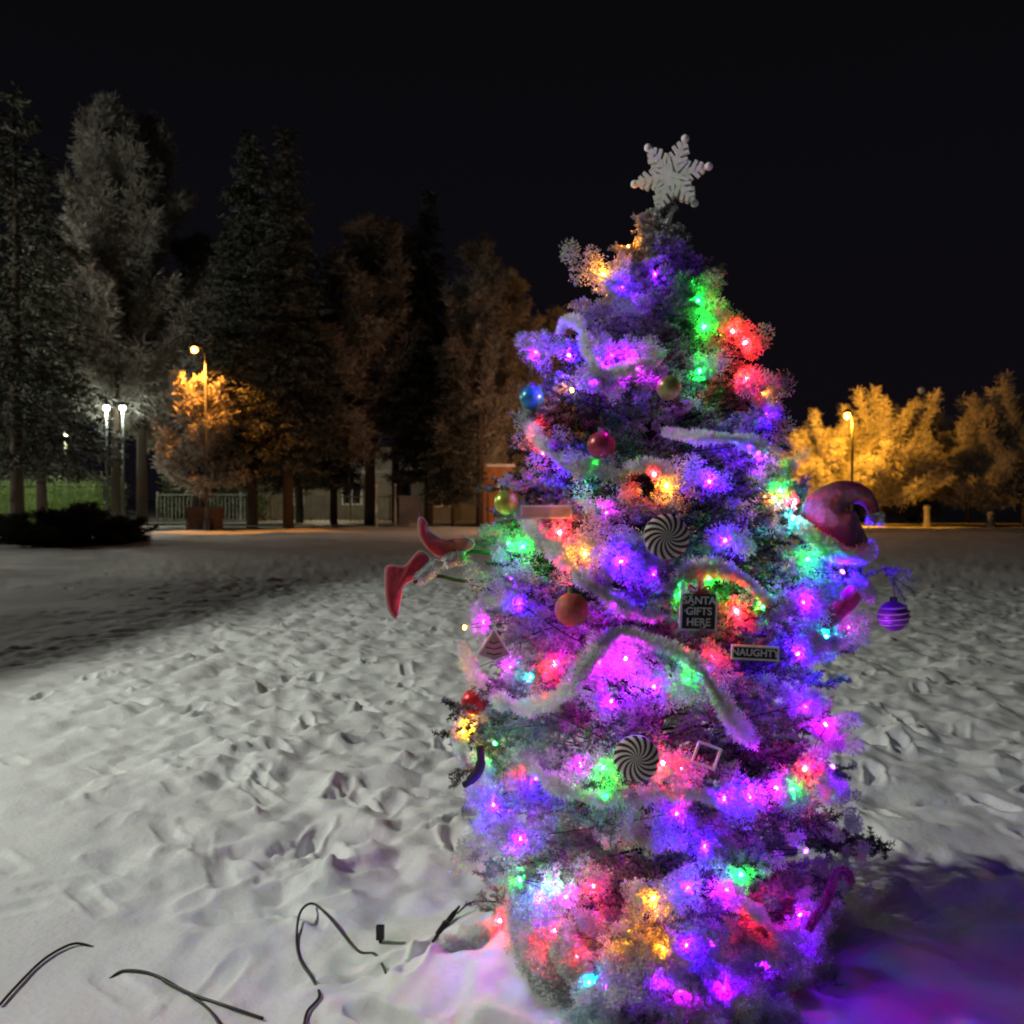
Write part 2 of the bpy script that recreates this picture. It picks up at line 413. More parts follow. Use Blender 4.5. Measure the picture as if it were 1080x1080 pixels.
# ------------------------------------------------------------------ light string
LC = dict(B=(.055, .001, 1.0), P=(.19, .001, 1.0), M=(.75, .003, .9), G=(.001, .62, .022), R=(1.0, .008, .016), O=(1.0, .27, .006), C=(.002, .42, .5))
LN = dict(B='blue', P='violet', M='magenta', G='green', R='red', O='amber', C='turquoise')
ADDED_BULBS = [(607,718,'M'),(582,738,'R'),(650,636,'P'),(716,615,'G'),(592,588,'R'),(602,600,'R'),(655,845,'G'),(640,842,'G'),(720,840,'R'),(765,844,'B'),(742,712,'P'),(778,765,'P'),(622,494,'G'),(563,458,'R'),(790,470,'B'),(622,372,'P'),(640,390,'P'),(672,388,'M'),(500,712,'P'),(488,772,'O'),(846,968,'P'),(852,900,'P')]  # bulbs added to make the tinsel glow and light the shaded right foot
LEDS = [(662,262,'O',.5),(636,290,'O',1),(655,303,'B',1.3),(673,323,'P',1),(690,290,'P',.5),(735,318,'G',1),(742,345,'G',.9),(772,350,'R',1.2),(785,362,'R',.8),
 (738,392,'G',1.5),(787,400,'R',1.4),(803,415,'O',1),(628,402,'P',1.5),(668,385,'M',1.3),(645,375,'P',.8),(603,412,'O',.6),(600,375,'B',1),(565,372,'P',1),(562,448,'R',1),(808,438,'B',.8),
 (625,495,'G',1.2),(572,478,'R',.8),(595,490,'B',.9),(703,512,'O',1),(690,500,'R',.5),(748,508,'B',1.8),(800,478,'P',1.2),(823,517,'G',.9),(817,526,'O',.6),(838,530,'R',.45),
 (552,577,'G',1.1),(536,572,'G',.5),(617,583,'O',.9),(655,592,'B',1.2),(590,562,'R',1),(640,540,'M',1.2),(538,612,'P',1.2),(547,637,'B',.9),(510,656,'M',1),(490,662,'O',.6),
 (718,628,'G',1),(748,610,'G',.7),(777,645,'R',1),(805,640,'G',.7),(848,635,'P',1.5),(842,690,'B',2.0),(872,672,'C',.9),(752,695,'R',.8),(725,718,'G',.7),(538,704,'M',.8),
 (560,714,'C',.7),(585,700,'R',1),(632,700,'M',2.0),(660,695,'M',1.6),(690,725,'P',.8),(645,740,'P',1),(497,768,'O',.7),(522,785,'G',.6),(553,812,'R',.7),(565,822,'B',1),
 (612,808,'M',.8),(636,810,'G',1.3),(700,806,'R',1.3),(720,812,'R',.7),(792,841,'B',2.0),(820,833,'M',.8),(838,835,'G',.9),(850,812,'R',.8),(850,745,'P',1.1),(872,765,'M',1),
 (880,810,'P',.8),(540,882,'M',.7),(549,886,'P',1),(520,850,'B',1),(548,930,'G',.5),(591,934,'G',.6),(597,948,'M',.8),(627,938,'R',.8),(570,950,'B',.8),(690,950,'O',1),
 (727,940,'B',1.6),(768,941,'M',.9),(783,925,'G',.8),(795,965,'R',.6),(755,1000,'P',1.1),(527,974,'R',1.0),(700,1005,'O',.9),(640,1045,'P',.9),(690,1035,'P',1.1),(608,1012,'R',.35),(765,1045,'P',1.2),(805,1020,'P',.9),(560,1030,'C',.45),(662,985,'O',.8),(585,985,'R',.7),(725,1000,'B',.9),(840,1000,'P',.7),(622,1040,'C',.35),(720,1050,'M',.5),  # several of the lowest bulbs are added to colour the bottom boughs
(690,605,'P',1),(765,570,'B',.9),(715,860,'B',.9),(745,895,'B',.8),*[(x_, y_, c_, .5) for x_, y_, c_ in ADDED_BULBS],(845,560,'C',.8),(880,582,'B',1.0),(905,566,'B',.6),(893,655,'M',.3),(852,590,'G',1)]
ls = empty('light_string', (TX, TY, 0), 'coloured light string wound round the frosted tree with dark wire', 'light string')
emats = {}
for k, c in LC.items():
    emats[k] = mat('lit_bulb_' + LN[k], (.1, .1, .1), .3, emit=c, strength=1)
def led_mesh(key, strength):
    m = emats[key].copy(); m.node_tree.nodes['Principled BSDF'].inputs['Emission Strength'].default_value = strength
    r = .0041; b = MB(); b.lathe([(.0001, -r*1.5), (r*.8, -r), (r, 0), (r*.75, r), (.0001, r*1.6)], n=7)
    return b, m
pts = []; n_std = 0
for i, (px, py, c, s) in enumerate(LEDS):
    if c == 'C' and px == 845: p = at(836, 546, 2.73)
    elif px == 880 and py == 582: p = at(889, 603, 2.71)
    elif px == 905: p = at(905, 566, 2.84)  # extra bulb added behind the brim to light hat cloth and pompom
    elif px == 893: p = at(895, 662, 2.80)  # extra bulb added to light the sleeve
    elif i >= n_std and (px, py, c) in ADDED_BULBS: p = surf(px, py, .035 if px > 830 else .012)
    elif (px, py) == (527, 974): p = ground_at(527, 986) + Vector((0, 0, .035))
    else: p = surf(px, py, (-.005, -.035, -.02, -.05)[i % 4] - (.03 if py > 975 else 0))
    pts.append(p)
    b, m = led_mesh(c, {'B': 5200, 'P': 3100, 'M': 3100, 'O': 2900}.get(c, 4200)*s*(1.5 if py > 975 else 1))
    bo = b.build('bulb', m, ls, p - Vector((TX, TY, 0)))
    bo.rotation_euler = (random.uniform(-1, 1), random.uniform(-1, 1), 0)
    bo['label'] = 'glowing %s bulb' % LN[c]
# clumps of frosted snow caught on the boughs, many with a bulb buried in them
cg = np.random.default_rng(19); CP = []
def clump(c, rad_, n_per, sub):
    for q in range(sub):
        off = cg.normal(size=3)*np.array([.62, .5, .5])*rad_*(0 if q == 0 else 1)
        rr = rad_*cg.uniform(.45, .8)
        n = int(1.5*n_per*(rr/.03)**2)
        d = unit(cg.normal(size=(n, 3))); q0 = np.array(c) + off + d*(rr*cg.random((n, 1))**.45)
        dd = unit(d + cg.normal(size=(n, 3))*.7)
        f = cg.uniform(.55, 1, n)
        CP.append(strips(q0, q0+dd*cg.uniform(.005, .011, (n, 1)), .0034, .0026, f*.85, f, cg))
for (px, py, c, s_), p in zip(LEDS, pts):
    if s_ < .65 or px == 905 or (px, py) == (527, 974): continue
    az = math.atan2(p.y-TY, p.x-TX); o3 = Vector((math.cos(az), math.sin(az), 0))
    side = cg.uniform(-1, 1)*.5
    cc = p + o3*cg.uniform(.004, .030) + Vector((side*.03, 0, cg.uniform(-.2, .9)*.022))
    if px in (845, 880): continue
    clump(cc, .038 + .018*min(s_, 1.5), 78, 7)
for _ in range(85):
    zc = cg.uniform(.0, 2.0); az = cg.uniform(-R(185), R(5)); rr = float(RAD(zc, az))*cg.uniform(.9, 1.0)
    clump((TX+math.cos(az)*rr, TY+math.sin(az)*rr, zc), cg.uniform(.018, .036), 170, 4)
for _ in range(60):
    zc = cg.uniform(2.12, 2.40); az = cg.uniform(-3.14, 3.14); rr = float(RAD(zc, az))*cg.uniform(.4, .85)
    clump((TX+math.cos(az)*rr, TY+math.sin(az)*rr, zc), cg.uniform(.014, .024), 150, 4)
for _ in range(16):
    q = at(cg.uniform(840, 874), cg.uniform(585, 635), cg.uniform(2.78, 2.88)); clump(q, .03, 200, 4)
Vn, Fn, An = join(CP)
link('snow_clumps', npmesh('snow_clumps', Vn - np.array([TX, TY, 0]), Fn, frost_mat('clumped_frost', (.2, .21, .23), (.60, .61, .64), .5), An), xm)
CP = []
for _ in range(170):
    zc = cg.uniform(-.02, .24); az = cg.uniform(-R(165), R(-15)); rr = float(RAD(zc, az))*cg.uniform(.85, 1.0)
    clump((TX+math.cos(az)*rr, TY+math.sin(az)*rr, zc), cg.uniform(.025, .05), 150, 5)
for _ in range(70):
    zc = cg.uniform(.24, .75); az = cg.uniform(-R(165), R(-10)); rr = float(RAD(zc, az))*cg.uniform(.88, 1.0)
    clump((TX+math.cos(az)*rr, TY+math.sin(az)*rr, zc), cg.uniform(.02, .038), 150, 4)
for _ in range(12):
    q = surf(cg.uniform(640, 720), cg.uniform(855, 890), -.07); clump(q, .036, 150, 5)
Vn, Fn, An = join(CP)
link('snow_load', npmesh('snow_load', Vn - np.array([TX, TY, 0]), Fn, frost_mat('settled_snow', (.45, .46, .48), (.86, .87, .88), .4), An), xm)
# wire: visits the bulbs roughly row by row round the crown
order = sorted(range(len(pts)), key=lambda i: (round(pts[i].z/.14), pts[i].x if round(pts[i].z/.14) % 2 else -pts[i].x))
path = []
for a, b_ in zip(order[:-1], order[1:]):
    p, q = pts[a], pts[b_]; mid = (p+q)/2; o2 = Vector((mid.x-TX, mid.y-TY, 0)); 
    az = math.atan2(o2.y, o2.x); rr = float(RAD(mid.z, az)) - .075
    mid = Vector((TX + math.cos(az)*rr, TY + math.sin(az)*rr, mid.z - .02)); path += [p, mid]
path.append(pts[order[-1]])
b = MB(); b.tube([v - Vector((TX, TY, 0)) for v in smooth_path(path, 4)], .0013, 5); b.build('wire', M_GREENF, ls)

# ------------------------------------------------------------------ tinsel garlands
def fuzz(path, r, dens, r_rng, w=.0016, core=.4, lump=.25):
    pts_ = np.array([tuple(p) for p in path]); seg = np.linalg.norm(np.diff(pts_, axis=0), axis=1); cum = np.concatenate([[0], np.cumsum(seg)])
    n = int(cum[-1]*dens); s = r_rng.random(n)*cum[-1]
    P = np.stack([np.interp(s, cum, pts_[:, k]) for k in range(3)], 1)
    T = np.stack([np.interp(np.clip(s+.01, 0, cum[-1]), cum, pts_[:, k]) - np.interp(np.clip(s-.01, 0, cum[-1]), cum, pts_[:, k]) for k in range(3)], 1); T = unit(T)
    d = r_rng.normal(size=(n, 3)); d = unit(d - T*(d*T).sum(1, keepdims=True)) + T*r_rng.normal(size=(n, 1))*.35
    lm = 1 + lump*(vnoise(s/.045, s*0, 31)*2-1)
    L = r*r_rng.uniform(.55, 1.12, n)*lm
    return strips(P + d*(L*.15)[:, None], P + d*L[:, None], w, w*1.1, r_rng.uniform(.3, 1, n), 1.0, r_rng)
def garland(pxs, label, r=.041, out=.018, name='tinsel_garland', group='white tinsel garlands', dens=9500, ground=False):
    path = smooth_path([surf(x, y, out + (o3[0] if o3 else 0) - (.06 if i_ in (0, len(pxs)-1) else 0)) for i_, (x, y, *o3) in enumerate(pxs)], 8)
    if ground: path = smooth_path([ground_at(x, y) + Vector((0, 0, .02)) for x, y in pxs], 8)
    gr = np.random.default_rng(int(pxs[0][0]))
    o0 = path[0]
    V, Fq, A = fuzz([p - o0 for p in path], r, dens, gr, lump=.4)
    o = link(name, npmesh(name, V, Fq, M_TINSEL, A), None, o0)
    tag(o, label, 'tinsel garland', group)
    b = MB(); b.tube([p - o0 for p in path], r*.16, 7); b.build('core', M_WHITE, o)
    return o
garland([(590,352),(597,338),(610,342),(618,362),(630,388),(650,392),(675,385),(700,372)], 'uppermost tinsel garland, looped under the violet light near the tree top', .022)
garland([(556,440),(567,462),(590,485),(620,494),(650,498),(680,490),(705,498)], 'tinsel garland under the dull red ball, lit green in its middle', .022)
garland([(700,455),(740,462),(775,463),(810,475),(835,492)], 'short tinsel garland on the right above the bright blue light', .021)
garland([(548,540),(566,562),(590,585),(612,608),(640,628),(668,645),(694,645),(708,622),(728,603),(756,600),(785,612),(808,632),(828,655)], 'tinsel garland dropping from the left and arching over the gift sign', .026, .02)
garland([(488,680),(500,715),(525,738),(555,747),(590,735),(615,708),(632,683),(655,668),(690,678),(722,692),(745,715),(762,742),(780,768),(795,785)], 'longest tinsel garland, sagging low on the left and falling away on the right', .028, .025)
garland([(545,795),(562,812),(585,828),(620,842),(660,845),(700,838),(740,840),(775,848)], 'lowest tinsel garland, running under the lower candy disc', .025, .015)
garland([(496,745),(486,768),(484,792),(494,808)], 'short upright tinsel end on the left edge, lit amber', .024, .01)
garland([(775,950),(792,958),(806,972),(822,988),(838,995)], 'tinsel tail near the foot of the tree, lit pink', .022, .01)
garland([(468,1004),(492,998),(518,988),(545,975),(575,965)], 'tinsel end lying on the snow at the left foot of the tree, lit pink', .034, ground=True)

# ------------------------------------------------------------------ ornaments
def bauble(px, py, rpx, color, label, out=.02, rough=.3, metal=.3, stripes=False, Y=None):
    p = at(px, py, Y) if Y else surf(px, py, out)
    r = rpx/F*p.y
    e = empty('bauble', p, label, 'bauble', 'round baubles on the tree')
    m = mat('bauble_paint', color, rough, metal=metal, noise=(70, .25), bump=(250, .25, .002))
    b = MB(); b.ball((0, 0, 0), r, 28)
    if stripes:
        b2 = MB()
        for z_ in (-.45, -.1, .25, .6):
            rr = math.sqrt(1-z_*z_)*r*1.01
            b2.tube([(rr*math.cos(2*math.pi*k/24), rr*math.sin(2*math.pi*k/24), z_*r + .1*rr*math.cos(2*math.pi*k/24)) for k in range(25)], r*.07, 6, cap=False)
        b2.build('stripe', mat('stripe_paint', (.6, .5, .6), .4, noise=(50, .1)), e)
    b.build('ball', m, e)
    c = MB(); c.lathe([(.0001, .3*r), (.24*r, .3*r), (.24*r, 0), (.28*r, 0)][::-1], (0, 0, r*.96), 12); c.build('cap', M_METAL, e)
    h = MB(); h.tube([(0, 0, 1.2*r), (.1*r, 0, 1.45*r), (0, 0, 1.7*r), (-.05*r, .1*r, 2.3*r)], .0009, 5); h.build('hook', M_METAL, e)
bauble(561, 420, 13, (.03, .25, .4), 'turquoise blue bauble on the left edge of the upper tree', .03)
bauble(705, 409, 13, (.35, .33, .12), 'olive gold bauble just left of the big green glow', .02)
bauble(634, 470, 15, (.35, .05, .07), 'dull dark red bauble above the green lit garland', .03)
bauble(603, 643, 18, (.55, .09, .08), 'largest matte red bauble, beside the arching tinsel on the left', .03, .6, .0)
bauble(500, 741, 14, (.5, .02, .03), 'shiny red bauble hanging at the left edge below the triangle ornament', .04)
bauble(534, 530, 13, (.35, .45, .05), 'yellow green bauble on the left edge above the wooden plaque', .02)
bauble(943, 650, 16, (.3, .03, .4), 'violet bauble with pale stripes hanging from the right twig', stripes=True, Y=2.88)
th = MB(); th.tube([at(943, 612, 2.88), at(944, 630, 2.88)], .001, 5)
o = th.build('thread', M_BLACK); tag(o, 'dark thread holding the striped violet bauble', 'thread')

def candy_disc(px, py, rpx, label, out=.03, ns=15, tilt=0):
    p = surf(px, py, out); r = rpx/F*p.y
    e = empty('candy_disc', p, label, 'candy ornament', 'striped candy discs on the tree')
    e.rotation_euler = (R(-6), 0, R(tilt))
    b = MB(); nrr = 7
    def P(q, a, y):
        w = a + 0.95*q; return (q*r*math.cos(w), y, q*r*math.sin(w))
    for k in range(ns*2):
        a0 = math.pi*k/ns; a1 = math.pi*(k+1)/ns
        for q in range(nrr):
            q0 = .02+q/nrr*.98; q1 = .02+(q+1)/nrr*.98; dome = lambda q_: -.012*math.sqrt(max(0, 1.02-q_*q_)) - .002
            am = (a0+a1)/2
            b.add([P(q0, a0, dome(q0)), P(q1, a0, dome(q1)), P(q1, am, dome(q1)), P(q0, am, dome(q0))], [(0, 1, 2, 3)], k % 2, True)
            b.add([P(q0, am, dome(q0)), P(q1, am, dome(q1)), P(q1, a1, dome(q1)), P(q0, a1, dome(q0))], [(0, 1, 2, 3)], k % 2, True)
    b.build('candy_face', [M_WHITE, M_STRIPE], e)
    c = MB(); n = 40
    pr_ = [(r, -.003), (r, .006), (.0001, .006)]
    vs = [(q*math.cos(2*math.pi*k/n), y, q*math.sin(2*math.pi*k/n)) for q, y in pr_ for k in range(n)]
    c.add(vs, [(i*n+k, i*n+(k+1) % n, (i+1)*n+(k+1) % n, (i+1)*n+k) for i in range(2) for k in range(n)])
    c.build('candy_back', M_WHITE, e)
candy_disc(703, 566, 24, 'upper striped candy disc, right of centre below the amber light')
candy_disc(672, 801, 24, 'lower striped candy disc between the green and red glows', .035, tilt=-8)

def text_mesh(body, size, m, name, parent, loc, depth=.0012, align='CENTER'):
    c = bpy.data.curves.new(name, 'FONT'); c.body = body; c.size = size; c.align_x = align; c.align_y = 'CENTER'; c.extrude = depth; c.offset = size*.02
    tmp = bpy.data.objects.new('tmp', c); COL.objects.link(tmp)
    dg = bpy.context.evaluated_depsgraph_get(); me = bpy.data.meshes.new_from_object(tmp.evaluated_get(dg))
    bpy.data.objects.remove(tmp); me.materials.clear(); me.materials.append(m)
    o = link(name, me, parent, loc); o.rotation_euler = (R(90), 0, 0); return o

# gift shaped sign
p = surf(737, 645, .075); k = p.y/F
e = empty('gift_sign', p, 'black square sign shaped like a wrapped gift, white lettering, under the tinsel arch', 'sign'); e.rotation_euler = (0, R(2), R(4))
b = MB(); b.box((0, 0, 0), (36*k, .006, 37*k)); b.build('panel', M_SLATE, e)
b = MB(); w = 38*k; h = 39*k
for dx in (-1, 1): b.box((dx*w/2, 0, 0), (2.4*k, .009, h+2.4*k))
b.box((0, 0, -h/2), (w-2.5*k, .0085, 2.4*k)); b.build('frame', M_WHITE, e)
for i, s in enumerate(['SANTA', 'GIFTS', 'HERE']): text_mesh(s, 11.2*k, M_WHITE, 'lettering', e, (0, -.0045, (11.5-11.5*i)*k))
b = MB()
for sx in (-1, 1):
    loop = [(0, 0, 19*k), (sx*5*k, 0, 24*k), (sx*10*k, 0, 27*k), (sx*11*k, 0, 22*k), (sx*6*k, 0, 20*k), (0, 0, 19*k)]
    b.tube(smooth_path(loop, 4), 1.3*k, 6)
b.tube([(0, 0, 17*k), (0, -.001, 33*k)], 1.5*k, 6); b.build('bow', M_RED, e)

def plank_sign(px, py, wpx, hpx, label, txt, m_panel, m_frame, m_txt, out=.05, roll=0):
    # a panel of None leaves the frame open
    p = surf(px, py, out); k = p.y/F
    e = empty('word_sign', p, label, 'sign'); e.rotation_euler = (0, R(roll), 0)
    if m_panel:
        b = MB(); b.box((0, 0, 0), (wpx*k, .005, hpx*k)); b.build('panel', m_panel, e)
    b = MB(); t_ = 2.2*k; w = wpx*k; h = hpx*k
    for s in (-1, 1):
        b.box((0, 0, s*(h/2+t_/2)), (w+2*t_, .009, t_)); b.box((s*(w/2+t_/2), 0, 0), (t_, .0088, h))
    b.build('frame', m_frame, e)
    if txt: text_mesh(txt, hpx*k*.95, m_txt, 'lettering', e, (0, -.0035, 0))
    b = MB(); b.tube([(0, 0, h/2+t_), (-.004, .004, h/2+8*k), (0, .02, h/2+16*k)], .0008, 5); b.build('hanger', M_METAL, e)
plank_sign(797, 689, 46, 11, 'narrow framed black sign reading NAUGHTY on the right of the tree', 'NAUGHTY', M_SLATE, M_WHITE, M_WHITE, .09, roll=3)
plank_sign(576, 540, 50, 10, 'narrow pale wooden plaque on the left of the tree above red glow', None, M_WOOD, M_WHITE, M_WHITE, .055)
plank_sign(746, 798, 22, 20, 'small open tilted square frame ornament right of the lower candy disc', None, None, M_WHITE, M_WHITE, .02, roll=20)
# triangle ornament
p = surf(521, 682, .06); k = p.y/F
e = empty('tree_ornament', p, 'pale wooden triangle shaped tree ornament on the left edge above the longest tinsel garland', 'ornament')
T3 = [(0, 18), (17, -8), (0, -15), (-17, -8)]
def prism(b, poly, y0, y1, mi=0):
    n = len(poly); vs = [(x, y0, z_) for x, z_ in poly] + [(x, y1, z_) for x, z_ in poly]
    b.add(vs, [tuple(range(n)), tuple(range(2*n-1, n-1, -1))] + [(i, i+n, (i+1) % n+n, (i+1) % n) for i in range(n)], mi)
b = MB(); prism(b, [(x*k, z_*k) for x, z_ in T3], -.002, .003); b.build('panel', M_WOOD, e)
b = MB(); b.tube([(x*k, -.003, z_*k) for x, z_ in T3+[T3[0]]], 1.5*k, 6); b.build('frame', M_WHITE, e)
b = MB()
for zz, ww in ((5, 5), (-1, 9), (-7, 8)): b.tube([(-ww*k, -.004, zz*k), (0, -.0045, (zz-2)*k), (ww*k, -.004, zz*k)], .9*k, 5)
b.build('garland_mark', mat('moss_green', (.1, .16, .06), .6, noise=(50, .2)), e)
# black stocking ornament
b = MB(); Yb = surf(505, 800, .05).y
b.tube(smooth_path([at(506, 788, Yb), at(507, 803, Yb), at(504, 815, Yb), at(494, 826, Yb), at(488, 830, Yb)], 5), [.012]*6+[.0155]*9+[.011]*5+[.007], 12)
o = b.build('black_sock', mat('black_wool', (.012, .02, .022), .9, noise=(80, .4), bump=(200, .8, .004))); tag(o, 'small black sock ornament on the lower left edge of the tree', 'ornament')
# fuzzy cane lower right
cane = smooth_path([at(q[0], q[1], 2.52) for q in [(900, 934), (895, 922), (884, 924), (880, 938), (872, 958), (862, 972), (855, 984)]], 6)
V, Fq, A = fuzz([p - cane[0] for p in cane], .014, 16000, np.random.default_rng(5), lump=.1)
o = link('fuzzy_cane', npmesh('fuzzy_cane', V, Fq, frost_mat('pink_tinsel', (.3, .03, .15), (.6, .08, .4)), A), None, cane[0]); tag(o, 'pink fuzzy candy cane hooked on a low right bough', 'candy cane')
b = MB(); b.tube([p - cane[0] for p in cane], .004, 6); b.build('core', M_WHITE, o)

# snowflake topper
p = at(707, 187, 3.02); k = 3.02/F
e = empty('snowflake_topper', p, 'glittery white snowflake on the very top of the tree', 'tree topper'); e.rotation_euler = (R(3), R(-4), R(-16))
b = MB(); arm = 36*k; yy = [0]
def bar(a, r0, r1, w0, w1, off=(0, 0)):
    yy[0] += .00025
    ca, sa = math.cos(a), math.sin(a); q = []
    for r_, w_ in ((r0, w0), (r1, w1)):
        q += [(off[0]+ca*r_ - sa*w_, off[1]+sa*r_ + ca*w_), (off[0]+ca*r_ + sa*w_, off[1]+sa*r_ - ca*w_)]
    prism(b, [q[0], q[1], q[3], q[2]], -.006-yy[0], .006+yy[0])
for i in range(6):
    a = R(4) + i*math.pi/3; ca, sa = math.cos(a), math.sin(a)
    bar(a, 0, arm*1.02, 3.6*k, 2.4*k)
    for rr, ll in ((.38, .34), (.60, .30), (.80, .19)):
        for s in (-1, 1): bar(a + s*R(55), 0, arm*ll, 2.3*k, 1.7*k, (ca*arm*rr, sa*arm*rr))
    bar(a + R(30), 0, arm*.56, 3.2*k, 1.5*k)
    b.ball((ca*arm*1.08, 0, sa*arm*1.08), 4.3*k, 14, sz=1)
hexa = [(math.cos(R(4)+i*math.pi/3)*arm*.44, math.sin(R(4)+i*math.pi/3)*arm*.44) for i in range(6)]
prism(b, hexa, -.0045, .0045)
b.build('flake', M_GLITTER, e)
b = MB(); b.tube([(0, .004, -arm*.9), (-.02, .006, -arm*1.2), (-.047, .02, -arm*1.75)], [.007, .012, .015], 8)
b.tube([(-.035, .0, -arm*1.25), (-.045, .0, -arm*1.6), (-.07, .0, -arm*1.95)], [.004, .005, .004], 6)
b.tube([(-.03, .0, -arm*1.2), (-.028, .0, -arm*1.7), (-.03, .0, -arm*2.1)], [.003, .003, .003], 6)
b.build('clip', M_GLITTER, e)

# ------------------------------------------------------------------ felt boots sticking out on the left
def felt(poly_uv, Y, name, label, thick, shaft_uv):
    P = [at(380+u/7.714, 530+v/7.714, Y) for u, v in poly_uv]
    c = sum(P, Vector())/len(P)
    e = empty(name, c, label, 'elf boot', 'red felt boots on the left of the tree')
    sp_ = smooth_path(P + [P[0]], 4)[:-1]
    n = len(sp_); b = MB(); rings = []
    for d, ins in ((-1, .30), (-.85, .12), (-.3, 0), (.3, 0), (.85, .12), (1, .30)):
        rings.append([(q - c)*(1-ins*.5) + Vector((0, d*thick/2, 0)) for q in sp_])
    vs = [v for r_ in rings for v in r_]
    fs = [(i*n+j, (i+1)*n+j, (i+1)*n+(j+1) % n, i*n+(j+1) % n) for i in range(5) for j in range(n)]
    fs += [tuple(range(n)), tuple(range(6*n-1, 5*n-1, -1))]
    b.add(vs, fs, 0, True); b.build('boot_body', M_RED, e)
    b = MB(); b.tube([(q-c)*1.01 + Vector((0, -thick*.12, 0)) for q in sp_ + [sp_[0]]], .0028, 6, cap=False); b.build('piping', M_PIPE, e)
    S_ = smooth_path([at(380+u/7.714, 530+v/7.714, Y) for u, v in shaft_uv['cuff']], 5)
    V, Fq, A = fuzz([q-c for q in S_], .027, 30000, np.random.default_rng(int(c.x*1e4) & 255), w=.002, lump=.1)
    cu = link('cuff', npmesh('cuff', V, Fq, M_TINSEL, A), e)
    b = MB(); b.tube([q-c for q in S_], .009, 8); b.build('padding', M_WHITE, cu)
    b = MB(); b.tube([q-c for q in smooth_path([at(380+u/7.714, 530+v/7.714, Yq) for u, v, Yq in shaft_uv['leg']], 5)], .006, 8); b.build('leg_tube', M_GREENF, e)
felt([(485,120),(520,135),(535,195),(580,240),(650,290),(720,310),(800,290),(880,290),(925,335),(870,390),(790,400),(700,415),(650,440),(590,410),(530,350),(490,280),(475,190)],
     2.85, 'elf_boot', 'upper red felt boot with curled toe pointing up, left of the tree', .03,
     dict(cuff=[(690,480),(760,455),(850,440)], leg=[(640,470,2.87),(900,400,2.88),(1080,420,2.95)]))
felt([(210,530),(250,512),(360,520),(420,460),(480,400),(540,420),(560,470),(500,530),(450,570),(440,620),(380,650),(340,700),(325,800),(310,880),(290,940),(240,890),(215,800),(205,650)],
     2.80, 'elf_boot', 'lower red felt boot with toe pointing down, left of the tree', .03,
     dict(cuff=[(475,620),(530,580),(590,530)], leg=[(430,650,2.82),(620,600,2.83),(830,640,2.9),(1080,640,3.0)]))

# ------------------------------------------------------------------ plush hat and sleeve on the right
Yh = 2.80
e = empty('santa_hat', at(872, 560, Yh), 'dark red plush hat with curled tip and fluffy brim, on a right bough', 'santa hat')
o0 = at(872, 560, Yh); k = Yh/F
hp = smooth_path([at(882, 582, Yh), at(878, 568, Yh), at(874, 552, Yh), at(872, 538, Yh), at(880, 525, Yh), at(894, 520, Yh), at(908, 522, Yh), at(917, 530, Yh), at(922, 540, Yh)], 5)
rs = np.interp(np.linspace(0, 8, len(hp)), [0, 1, 2, 3, 4, 5, 6, 7, 8], [33, 34, 32, 25, 17, 13, 10, 8, 6])
hp = [q-o0 for q in hp]
b = MB()
# flattened cone of cloth with soft folds
vs = []; n = 28
for i, q in enumerate(hp):
    t_ = (hp[min(i+1, len(hp)-1)] - hp[max(i-1, 0)]).normalized(); a = Vector((0, 1, 0)); c_ = t_.cross(a).normalized()
    for j in range(n):
        w = 2*math.pi*j/n; fold = 1 + .04*math.sin(w*4 + i*.5)
        vs.append(q + c_*math.cos(w)*rs[i]*k*fold + a*math.sin(w)*min(rs[i]*k*.62, .06)*fold)
b.add(vs, [(i*n+j, i*n+(j+1) % n, (i+1)*n+(j+1) % n, (i+1)*n+j) for i in range(len(hp)-1) for j in range(n)], 0, True)
b.build('hat_cloth', M_DKRED, e)
brim = smooth_path([at(836, 550, Yh-.03), at(850, 560, Yh-.055), at(868, 575, Yh-.07), at(886, 585, Yh-.07), at(904, 586, Yh-.05), at(914, 580, Yh)], 6)
V, Fq, A = fuzz([q-o0 for q in brim], .030, 26000, np.random.default_rng(8), w=.002, lump=.22)
br = link('brim', npmesh('brim', V, Fq, M_TINSEL, A), e); b = MB(); b.tube([q-o0 for q in brim], .014, 8); b.build('padding', M_WHITE, br)
pc = at(923, 547, Yh-.01)
V, Fq, A = fuzz([pc-o0+Vector((0, 0, -.008)), pc-o0+Vector((0, 0, .008))], .029, 60000, np.random.default_rng(9), w=.002, lump=.1)
pm = link('pompom', npmesh('pompom', V, Fq, M_TINSEL, A), e); b = MB(); b.ball(pc-o0, .013, 12); b.build('padding', M_WHITE, pm)
# sleeve
e = empty('plush_sleeve', at(892, 638, 2.76), 'dark red plush sleeve with fluffy cuff, pushed into the right side of the tree', 'sleeve'); o0 = at(892, 638, 2.76)
b = MB(); b.tube([q-o0 for q in smooth_path([at(868, 660, 2.80), at(884, 645, 2.77), at(898, 630, 2.75), at(906, 618, 2.745)], 5)], list(np.interp(range(16), [0, 8, 15], [.034, .045, .033])), 14, squash=.7)
b.build('sleeve_cloth', M_RED, e)
cf = [at(900, 610, 2.74), at(910, 619, 2.72), at(919, 629, 2.74)]
V, Fq, A = fuzz([q-o0 for q in cf], .026, 40000, np.random.default_rng(12), w=.002, lump=.15)
cu = link('cuff', npmesh('cuff', V, Fq, M_TINSEL, A), e); b = MB(); b.tube([q-o0 for q in cf], .012, 8); b.build('padding', M_WHITE, cu)
cf = smooth_path([surf(858, 672, .03), surf(872, 682, .03), surf(886, 676, .05)], 4)
o0 = cf[0]
